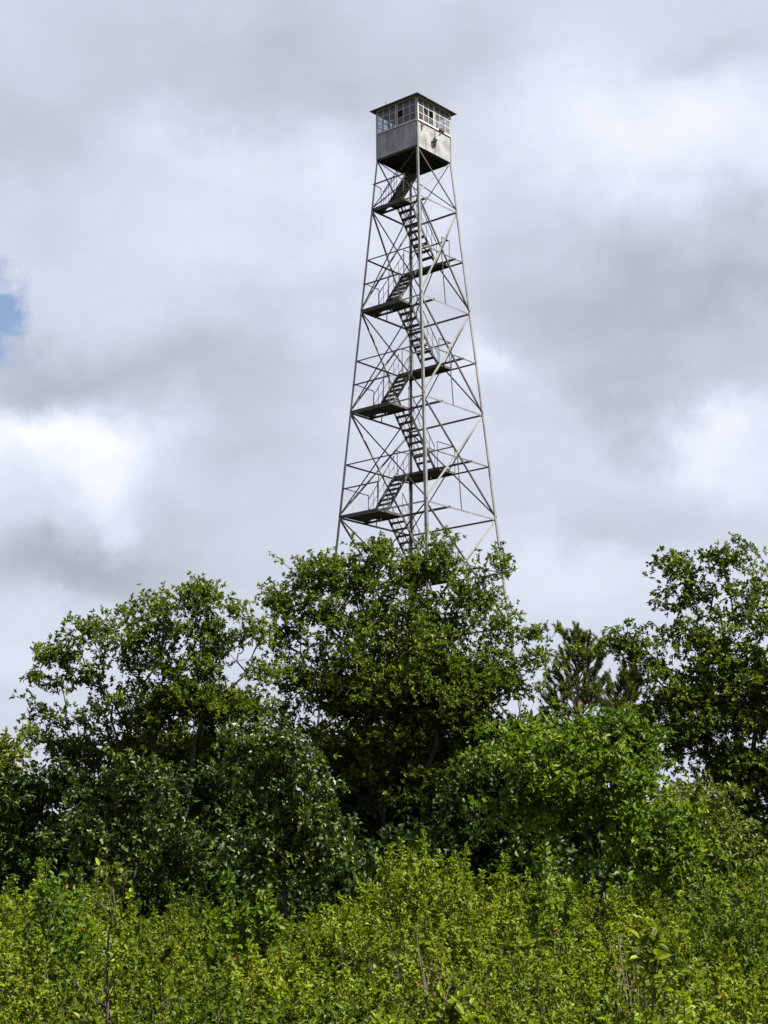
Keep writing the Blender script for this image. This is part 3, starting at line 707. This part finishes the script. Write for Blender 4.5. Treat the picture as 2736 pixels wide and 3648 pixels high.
# far pine
def pine(name, label, base_px, D, top, lobes, seed):
    r = np.random.default_rng(seed)
    bx = at(base_px, 3252, D).x; base = np.array([bx, D, float(ground_z(bx, D)) - .1])
    root = thing(name, base, label, 'pine tree')
    k = D / F; A = []; B = []; ra = []; rb = []; sh = []
    tp = np.array(at(*top, D)) - base; H = tp[2]
    n = 16; 
    for i in range(n):
        A.append(tp * (i / n)); B.append(tp * ((i + 1) / n)); ra.append(.15 * (1 - i / n) + .02); rb.append(.15 * (1 - (i + 1) / n) + .02)
    ends = []
    for (px, py) in lobes:
        e_ = np.array(at(px, py, D + r.normal(0, .5))) - base
        z0 = max(1.0, e_[2] - .55 - .55 * abs(e_[0] - tp[0] * e_[2] / H)); p0 = tp * (z0 / H)
        mid = p0 + (e_ - p0) * .6 + np.array([0, 0, -.15])
        for a_, b_, r1, r2 in ((p0, mid, .04, .028), (mid, e_, .028, .012)): A.append(a_); B.append(b_); ra.append(r1); rb.append(r2)
        ends.append((mid, e_))
    m0 = r.random
    # whorled branches filling depth
    for q in range(30):
        z = H * (1 - .36 * r.random() ** .8); a_ = r.random() * 6.28; Lb = min(1.5, .22 + (H - z) * .34) * (.6 + .5 * r.random())
        p0 = tp * (z / H); e_ = p0 + np.array([math.cos(a_) * Lb, math.sin(a_) * Lb, .75 * Lb + .25]); mid = p0 + (e_ - p0) * .6 - np.array([0, 0, .1])
        for c_, b_, r1, r2 in ((p0, mid, .035, .025), (mid, e_, .025, .012)): A.append(c_); B.append(b_); ra.append(r1); rb.append(r2)
        ends.append((mid, e_))
    nb = []; nd_ = []; ln = []
    for mid, e_ in ends:
        sd_ = nrm_(e_ - mid)
        shoots = [(mid + (e_ - mid) * .15, e_ + np.array([0, 0, .25]))]
        for j in range(4):
            s0 = mid + (e_ - mid) * r.random(); s1 = s0 + nrm_(sd_ * .4 + r.normal(0, .45, 3) + np.array([0, 0, .7])) * (.25 + .3 * r.random()); shoots.append((s0, s1))
            A.append(s0); B.append(s1); ra.append(.014); rb.append(.008)
        for s0, s1 in shoots:
            m_ = 150; t = r.random((m_, 1)); ax = nrm_(s1 - s0)
            nb.append(s0 + (s1 - s0) * t); nd_.append(nrm_(ax * .75 + r.normal(0, .55, (m_, 3)))); ln.append(np.full(m_, .125) * (.8 + .4 * r.random(m_)))
    nb = np.concatenate(nb); nd_ = np.concatenate(nd_); ln = np.concatenate(ln)
    V = leaves(nb, nd_, nrm_(r.normal(0, 1, nb.shape)), ln, np.full(len(ln), .021), False, fold=.1, droop=.05)
    link('trunk', segs_mesh('trunk', A, B, ra, rb, M_pinebark, 6), root)
    link('crown', mesh_np('crown', V, 4, M_pine, r.random(len(V))), root)
pine('pine_tree', 'dark needled pine with an upright bushy top standing between the oaks', 2048, 62, (2062, 2275),
     [(1995, 2250), (2010, 2310), (2100, 2290), (2145, 2300), (2100, 2370), (2140, 2380), (2040, 2330), (2080, 2330), (2120, 2430), (1975, 2390), (2000, 2430), (1940, 2440), (1920, 2460), (1960, 2470), (2090, 2460), (2000, 2500), (2140, 2470), (2090, 2420), (2150, 2330), (2020, 2270)], 5)
pine('pine_tree', 'low pine top showing just right of the taller pine', 2200, 60, (2235, 2420),
     [(2200, 2430), (2240, 2430), (2160, 2470), (2230, 2480), (2190, 2500), (2140, 2500), (2260, 2490)], 6)

thick = dict(tips=5, per=7, sig=.15, L=.10, W=.06)
T_('young_oak', 'dense young oak below the left oak, behind the tall sapling', 'tree', 480, 34, [(480, 2950, 0)],
   [(490, 2800, 95, 60), (450, 2890, 110, 70), (575, 2930, 90, 80), (400, 3010, 130, 70), (560, 3060, 110, 80), (500, 2745, 40, 35, 0, .8), (310, 2960, 80, 50), (640, 3040, 50, 90)], M_thick, 41, dens=12, rmax=.1, fol=thick)
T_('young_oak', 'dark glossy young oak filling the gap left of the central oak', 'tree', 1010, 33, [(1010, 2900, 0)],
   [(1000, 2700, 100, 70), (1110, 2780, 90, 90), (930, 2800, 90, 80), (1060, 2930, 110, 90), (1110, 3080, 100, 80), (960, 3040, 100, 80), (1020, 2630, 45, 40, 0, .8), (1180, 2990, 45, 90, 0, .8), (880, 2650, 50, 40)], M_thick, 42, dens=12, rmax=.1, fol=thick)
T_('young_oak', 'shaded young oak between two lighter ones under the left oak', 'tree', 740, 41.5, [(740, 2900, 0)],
   [(740, 2800, 130, 100), (700, 2950, 150, 130), (800, 3020, 130, 110), (720, 3110, 150, 60)], M_oakshade, 43, dens=12, rmax=.1, fol=thick)
T_('bushy_tree', 'bushy green tree at the left edge under the oak', 'tree', 170, 36, [(170, 2950, 0)],
   [(150, 2860, 95, 60), (60, 2920, 90, 80), (220, 2950, 90, 70), (120, 3020, 150, 60), (90, 2790, 60, 35, 0, .8), (250, 2800, 60, 35)], M_oakshade, 44, dens=12, rmax=.1, fol=thick)
T_('bushy_tree', 'yellow-green tree cut off by the left edge', 'tree', -30, 40, [(-30, 2850, 0)],
   [(0, 2700, 50, 60, 0, .9), (10, 2780, 90, 80), (-80, 2760, 130, 120), (40, 2850, 90, 60), (-60, 2950, 170, 120), (15, 2650, 20, 30)], M_yel, 45, dens=10, rmax=.12, fol=thick)
# lime coloured cherry on the right with a bare forked stem
T_('cherry_tree', 'bright green cherry with a bare forked stem right of centre', 'tree', 2095, 27, [(2105, 2950, 0), (2180, 2960, .3)],
   [(1970, 2650, 80, 40), (2060, 2680, 90, 45, -.3), (1950, 2740, 90, 40), (2140, 2740, 100, 50, -.4), (2210, 2790, 100, 45), (2040, 2810, 110, 45, -.3), (1880, 2830, 90, 40), (2150, 2890, 110, 45), (2290, 2870, 90, 40, -.3), (2390, 2930, 80, 45), (2330, 2990, 90, 45, -.3), (2450, 3020, 50, 50), (1960, 2920, 90, 40, .3), (1830, 2880, 60, 40), (2270, 3060, 90, 40), (2400, 3060, 60, 40), (1870, 2700, 50, 35)],
   M_lime, 51, dens=11, rmax=.085, fol=dict(tips=5, per=6, sig=.12, L=.092, W=.044, six=True), tipr=.004)
T_('broadleaf_tree', 'mid-green leafy tree below the pine, behind the cherry', 'tree', 2150, 40, [(2150, 2800, 0)],
   [(1930, 2620, 110, 70), (2060, 2615, 120, 60), (2180, 2600, 120, 50), (2250, 2640, 110, 80), (1850, 2640, 90, 60), (1780, 2740, 90, 90), (2080, 2700, 190, 100), (2260, 2740, 80, 80), (1900, 2760, 150, 100), (2030, 2900, 200, 130), (1820, 2930, 140, 120), (2190, 2900, 120, 90), (2180, 2980, 150, 80)],
   M_brush2, 52, dens=9, rmax=.16, fol=dict(tips=5, per=8, sig=.2, L=.13, W=.065))
T_('broadleaf_tree', 'shadowed leafy tree between the central oak and the cherry', 'tree', 1760, 37, [(1760, 2900, 0)],
   [(1720, 2780, 100, 80), (1800, 2760, 100, 70), (1700, 2900, 110, 110), (1820, 2900, 120, 110), (1760, 3010, 160, 80), (1900, 3000, 110, 80)],
   M_oakshade, 53, dens=12, rmax=.1, fol=thick)
T_('bushy_tree', 'leafy shrub-like tree in front of the right oak', 'tree', 2520, 30, [(2520, 3020, 0)],
   [(2480, 2880, 80, 60), (2430, 2960, 110, 70), (2540, 2960, 90, 90), (2620, 3040, 90, 60), (2500, 3060, 150, 80), (2690, 3080, 80, 60), (2490, 2820, 40, 40, 0, .8), (2400, 2880, 60, 50)],
   M_yel, 54, dens=14, rmax=.07, fol=dict(tips=5, per=7, sig=.14, L=.085, W=.045), tipr=.004)
T_('broadleaf_tree', 'distant leafy tree seen through the gap beside the right oak', 'tree', 2440, 52, [(2440, 2950, 0)],
   [(2440, 2950, 150, 60), (2300, 2940, 120, 50), (2560, 2930, 120, 70), (2420, 3030, 240, 70), (2470, 2880, 60, 30)],
   M_oakshade, 55, dens=7, rmax=.14, fol=dict(tips=5, per=8, sig=.22, L=.14, W=.075))

# dark undergrowth beneath the trees: one mass
def undergrowth():
    r = np.random.default_rng(71)
    n = 8500
    x = r.uniform(-19, 19, n); y = r.uniform(35.5, 53, n)
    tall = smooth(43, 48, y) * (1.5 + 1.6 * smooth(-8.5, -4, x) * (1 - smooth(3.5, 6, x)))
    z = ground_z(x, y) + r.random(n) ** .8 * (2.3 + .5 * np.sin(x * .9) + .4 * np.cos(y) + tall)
    cl = np.stack([x, y, z], 1)
    V, rnd = foliage(cl, nrm_(r.normal(0, 1, (n, 3)) + [0, 0, .5]), r, tips=4, per=7, sig=.3, L=.15, W=.09)
    o = link('woodland_undergrowth', mesh_np('woodland_undergrowth', V, 4, M_oakshade, rnd)); CNT['ug'] = len(V)
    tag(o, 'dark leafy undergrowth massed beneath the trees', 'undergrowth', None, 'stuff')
    # far wood line, low behind everything
    n = 6000; x = r.uniform(-80, 80, n); y = r.uniform(86, 100, n); z = ground_z(x, y) + r.random(n) ** .7 * (4.6 + 1.0 * np.sin(x * .31) + .8 * np.sin(x * .83 + 2))
    V, rnd = foliage(np.stack([x, y, z], 1), nrm_(r.normal(0, 1, (n, 3)) + [0, 0, .5]), r, tips=3, per=6, sig=.5, L=.34, W=.22)
    o = link('far_wood', mesh_np('far_wood', V, 4, M_oakshade, rnd)); CNT['fw'] = len(V)
    tag(o, 'low far wood beyond the tower', 'wood', None, 'stuff')
undergrowth()

# ------------------------------------------------------------------ brush
SKY = [(-600, 3040), (0, 3045), (250, 3080), (420, 3150), (560, 3195), (700, 3195), (800, 3190), (950, 3230), (1080, 3235), (1220, 3200), (1320, 3110), (1450, 3060), (1600, 3045), (1740, 3070), (1980, 3080), (2140, 3140), (2300, 3120), (2500, 3110), (2736, 3090), (3400, 3080)]
sx_ = np.array([a for a, b in SKY], float); sy_ = np.array([b for a, b in SKY], float)
def top_z(x, y):
    """height of the brush canopy over a spot on the ground"""
    px = 1368 + F * x / y
    e_far = (3252 - np.interp(px, sx_, sy_)) / F
    t = np.clip((y - 7.0) / (31 - 7.0), 0, 1)
    e = -0.078 + (e_far + .078) * (1 - (1 - t) ** 1.8)
    return EYE + e * y
def mound_field(x, y, seed=5):
    """bush domes: height multiplier and a tone per bush"""
    r = np.random.default_rng(seed); cx = []; cy = []; R = []
    yy = 5.0
    while yy < 38:
        Rb = .75 + .044 * yy; hw = yy * .3 + 3
        for xx in np.arange(-hw, hw, Rb * 1.25):
            cx.append(xx + r.normal(0, Rb * .35)); cy.append(yy + r.normal(0, Rb * .35)); R.append(Rb * (.75 + .6 * r.random()))
        yy += Rb * 1.15
    cx, cy, R = map(np.array, (cx, cy, R)); tone = r.random(len(cx)); top = .70 + .38 * r.random(len(cx))
    best = np.full(len(x), -1.0); tn = np.zeros(len(x))
    for i in range(len(cx)):
        d2 = ((x - cx[i]) ** 2 + (y - cy[i]) ** 2) / R[i] ** 2
        v = top[i] * (1 - .9 * d2 ** 1.3); k = (v > best) & (d2 < 1.4); best[k] = v[k]; tn[k] = tone[i]
    return np.maximum(best, .28), tn
def shrub_parts(x, y, h, r, shoots, per, L, W, rad, lean=.35, start=.3, lo=.62, pw=.5):
    """returns stems and leaves of many shrubs at once; x,y,h arrays"""
    n = len(x); m_ = n * shoots
    bx = np.repeat(x, shoots) + r.normal(0, rad * .18, m_); by = np.repeat(y, shoots) + r.normal(0, rad * .18, m_)
    bz = ground_z(bx, by); hh = np.repeat(h, shoots) * (lo + (1.02 - lo) * r.random(m_))
    a = r.random(m_) * 6.283; q = r.random(m_) ** .6 * rad; hh = hh * (1.06 - .42 * (q / rad) ** 2)
    b0 = np.stack([bx, by, bz], 1); b2 = np.stack([bx + np.cos(a) * q, by + np.sin(a) * q, bz + hh], 1)
    b1 = (b0 + b2) / 2 + np.stack([np.cos(a) * q * -.12, np.sin(a) * q * -.12, hh * .06], 1)
    k = m_ * per
    t = start + (1 - start) * (r.random(k) ** pw)[:, None]
    B0 = np.repeat(b0, per, 0); B1 = np.repeat(b1, per, 0); B2 = np.repeat(b2, per, 0)
    pos = (1 - t) ** 2 * B0 + 2 * t * (1 - t) * B1 + t * t * B2
    ax = nrm_((1 - t) * (B1 - B0) + t * (B2 - B1))
    # side twigs hold the leaves away from the shoot
    side = nrm_(r.normal(0, 1, (k, 3))); off = side * (1.08 - t) * .20 * r.random((k, 1)) * np.repeat(np.repeat(h, shoots), per)[:, None] * .8
    pos = pos + off * np.array([1, 1, .6])
    d = nrm_(ax * .5 + side * .8 + r.normal(0, .35, (k, 3)))
    up = nrm_(r.normal(0, .45, (k, 3)) + np.array([0.1, -.1, .8]))
    sz = np.exp(r.normal(0, .25, k))
    sh = np.repeat(np.repeat(r.random(n), shoots), per)
    rnd = np.clip(sh * .4 + r.random(k) * .55 + .02, 0, .95)
    rare = r.random(k) > .988; rnd[rare] = .975 + .025 * r.random(rare.sum())
    return (b0, b1, b2), pos, d, up, L * sz, W * sz, rnd
def brush():
    r = np.random.default_rng(81)
    stems = []; VV = []; RR = []
    for (y0, y1, sp, shoots, per, L, W, rad) in [(6.6, 11, .36, 8, 66, .035, .019, .36), (11, 17, .46, 8, 68, .041, .022, .46), (17, 25, .6, 9, 70, .050, .027, .6), (25, 34.5, .8, 10, 72, .062, .034, .8)]:
        X = []; Y = []
        for yy in np.arange(y0, y1, sp):
            hw = yy * .27 + 1.6
            xs = np.arange(-hw, hw, sp); X.append(xs + r.normal(0, sp * .3, len(xs))); Y.append(np.full(len(xs), yy) + r.normal(0, sp * .3, len(xs)))
        X = np.concatenate(X); Y = np.concatenate(Y)
        keep = (np.sin(X * 1.7 + Y * .9) + np.sin(Y * 1.3 - X * .8 + 1) + r.normal(0, .7, len(X))) > -1.75
        X = X[keep]; Y = Y[keep]
        h = top_z(X, Y) - ground_z(X, Y)
        mul, tn = mound_field(X, Y)
        hol = np.sin(X * 1.15 + Y * .42 + .6) * np.sin(Y * .83 - X * .37 + 2) + .45 * np.sin(X * 2.7 - Y * 1.9)
        keep = (mul > .5) & (hol < .92)
        X = X[keep]; Y = Y[keep]; mul = mul[keep]; tn = tn[keep]; h = h[keep]
        h = h * (mul * 1.08 + r.normal(0, .075, len(X)))
        h = np.maximum(h, .5)
        st, p, d, up, LL, WW, rn = shrub_parts(X, Y, h, r, shoots, per, L, W, rad, start=.42, lo=.66, pw=.42)
        q = np.repeat(tn, shoots * per); rn = np.where(rn > .96, rn, np.clip(rn * .70 + q * .55 - .12, 0, .95))
        stems.append(st); VV.append(leaves(p, d, up, LL, WW, True, droop=.2)); RR.append(rn)
    V = np.concatenate(VV); Rn = np.concatenate(RR); CNT['brush'] = len(V)
    o = link('brush', mesh_np('brush', V, 6, M_brush, Rn)); tag(o, 'thick sunlit yellow-green brush covering the whole foreground', 'brush', None, 'stuff')
    A = np.concatenate([np.concatenate([s[0], s[1]]) for s in stems]); B = np.concatenate([np.concatenate([s[1], s[2]]) for s in stems])
    o2 = link('brush_stems', segs_mesh('brush_stems', A, B, np.full(len(A), .005), np.full(len(A), .0035), M_stem, 4), o)
brush()
def shrub(name, label, px, D, top_py, rad, mat_, seed, shoots=16, per=70, L=.06, W=.034, start=.25, cat='shrub', stem=.008, group=None):
    r = np.random.default_rng(seed); x = at(px, top_py, D).x; zt = at(px, top_py, D).z; gz = float(ground_z(x, D))
    st, p, d, up, LL, WW, rn = shrub_parts(np.array([x]), np.array([D]), np.array([zt - gz]), r, shoots, per, L, W, rad, start=start)
    base = np.array([x, D, gz]); root = thing(name, base, label, cat, group)
    V = leaves(p - base, d, up, LL, WW, True, droop=.2)
    link('leaves', mesh_np('leaves', V, 6, mat_, np.minimum(rn, .95) if mat_ is M_brush else rn), root)
    A = np.concatenate([st[0], st[1]]) - base; B = np.concatenate([st[1], st[2]]) - base; m_ = len(A) // 2
    link('stems', segs_mesh('stems', A, B, np.concatenate([np.full(m_, stem), np.full(m_, stem * .75)]), np.concatenate([np.full(m_, stem * .75), np.full(m_, stem * .4)]), M_stem, 5), root)
    return root
shrub('shrub', 'tallest bright yellow-green shrub rising against the dark central oak', 1585, 24, 2990, .8, M_brush, 101, 26, 90, .07, .036)
shrub('shrub', 'yellow-green shrub with ragged tips left of the tallest bright one', 1400, 25, 3040, .8, M_brush, 102, 26, 80, .07, .036)
shrub('shrub', 'low bright shrub just right of the tallest yellow-green one', 1730, 25, 3050, .8, M_brush, 107, 24, 80, .07, .036)
shrub('shrub', 'deeper green shrub below the dark gap in the left oaks', 880, 22, 3135, .5, M_brush2, 103, 18, 80, .085, .05)
shrub('shrub', 'fresh green shrub left of the bare cherry stem', 1960, 22, 3000, .5, M_brush2, 104, 20, 80, .07, .04)
shrub('shrub', 'leafy shrub standing highest at the left edge of the brush', 180, 18, 3035, .6, M_brush2, 105, 20, 90, .06, .034)
shrub('shrub', 'olive-leaved shrub under the dark oak at the right edge', 2660, 20, 3040, .7, M_brush2, 106, 22, 90, .055, .03)
# slender sapling with a bare visible stem
def sapling(label, px, D, top_py, seed, lean=.02, n=150, L=.046, W=.024):
    r = np.random.default_rng(seed); tp = np.array(at(px, top_py, D)); bx = tp[0] - lean; base = np.array([bx, D, float(ground_z(bx, D))])
    root = thing('sapling', base, label, 'sapling'); H = tp - base
    A = []; B = []; ra = []; rb = []
    k = 9; pts = [H * (i / k) + np.append(r.normal(0, .012, 2), 0) for i in range(k + 1)]
    for i in range(k): A.append(pts[i]); B.append(pts[i + 1]); ra.append(.012 * (1 - i / k) + .004); rb.append(.012 * (1 - (i + 1) / k) + .004)
    P_ = []; D_ = []
    for j in range(26):
        t = .35 + .65 * r.random(); s = H * t; a_ = r.random() * 6.28; Lb = .32 * (1.08 - t) + .06
        e_ = s + np.array([math.cos(a_) * Lb, math.sin(a_) * Lb, Lb * .7]); A.append(s); B.append(e_); ra.append(.005); rb.append(.003)
        for q in range(n // 26 + 4):
            u = r.random(); P_.append(s + (e_ - s) * u); D_.append(nrm_((e_ - s)) * .6 + nrm_(r.normal(0, 1, 3)) * .8)
    for q in range(14): P_.append(H * (.9 + .1 * r.random())); D_.append(r.normal(0, .6, 3) + [0, 0, .9])
    P_ = np.array(P_); D_ = np.array(D_); sz = np.exp(r.normal(0, .2, len(P_)))
    V = leaves(P_, D_, nrm_(r.normal(0, .4, P_.shape) + [0, -.1, .8]), L * sz, W * sz, True)
    link('leaves', mesh_np('leaves', V, 6, M_brush, np.minimum(r.random(len(V)), .94)), root)
    link('stem', segs_mesh('stem', A, B, ra, rb, M_stem, 6), root)
sapling('slender sapling with a straight bare stem and leafy tip at the left', 400, 10.5, 3095, 201)
sapling('big-leaved sapling at the bottom right of the brush', 2330, 10, 3330, 203, n=170, L=.065, W=.034)
sapling('big-leaved sapling at the bottom centre of the brush', 1610, 8.2, 3575, 204, n=150, L=.052, W=.026)
# bare dead twigs
def dead(label, px, D, top_py, seed, spread=.5, n=16):
    r = np.random.default_rng(seed); tp = np.array(at(px, top_py, D)); base = np.array([tp[0], D, float(ground_z(tp[0], D))]); H = tp[2] - base[2]
    A = []; B = []; ra = []; rb = []
    for i in range(n):
        b = r.normal(0, .08, 3) * [1, 1, 0]; e_ = np.array([r.normal(0, spread * .5), r.normal(0, spread * .3), H * (.6 + .4 * r.random())]); mid = (b + e_) / 2 + r.normal(0, .04, 3)
        A += [b, mid]; B += [mid, e_]; ra += [.007, .005]; rb += [.005, .002]
        for q in range(3):
            s = mid + (e_ - mid) * r.random(); A.append(s); B.append(s + nrm_(r.normal(0, 1, 3) + [0, 0, .5]) * .16); ra.append(.003); rb.append(.0015)
    o = link('dead_shrub', segs_mesh('dead_shrub', A, B, ra, rb, M_dead, 5)); o.location = base
    tag(o, label, 'dead shrub')
dead('bare dead shrub with reddish twigs in the middle of the brush', 1550, 15, 3310, 301, .3, 6)
dead('bare grey dead shrub among the leaves below the cherry', 2250, 14, 3290, 302, .3, 7)

# ------------------------------------------------------------------ render settings
sc.view_settings.view_transform = 'Standard'; sc.view_settings.look = 'None'
sc.view_settings.exposure = 1.8; sc.view_settings.gamma = 1.0
sc.cycles.max_bounces = 5; sc.cycles.diffuse_bounces = 1; sc.cycles.glossy_bounces = 2; sc.cycles.transmission_bounces = 3; sc.cycles.transparent_max_bounces = 8
sc.render.film_transparent = False
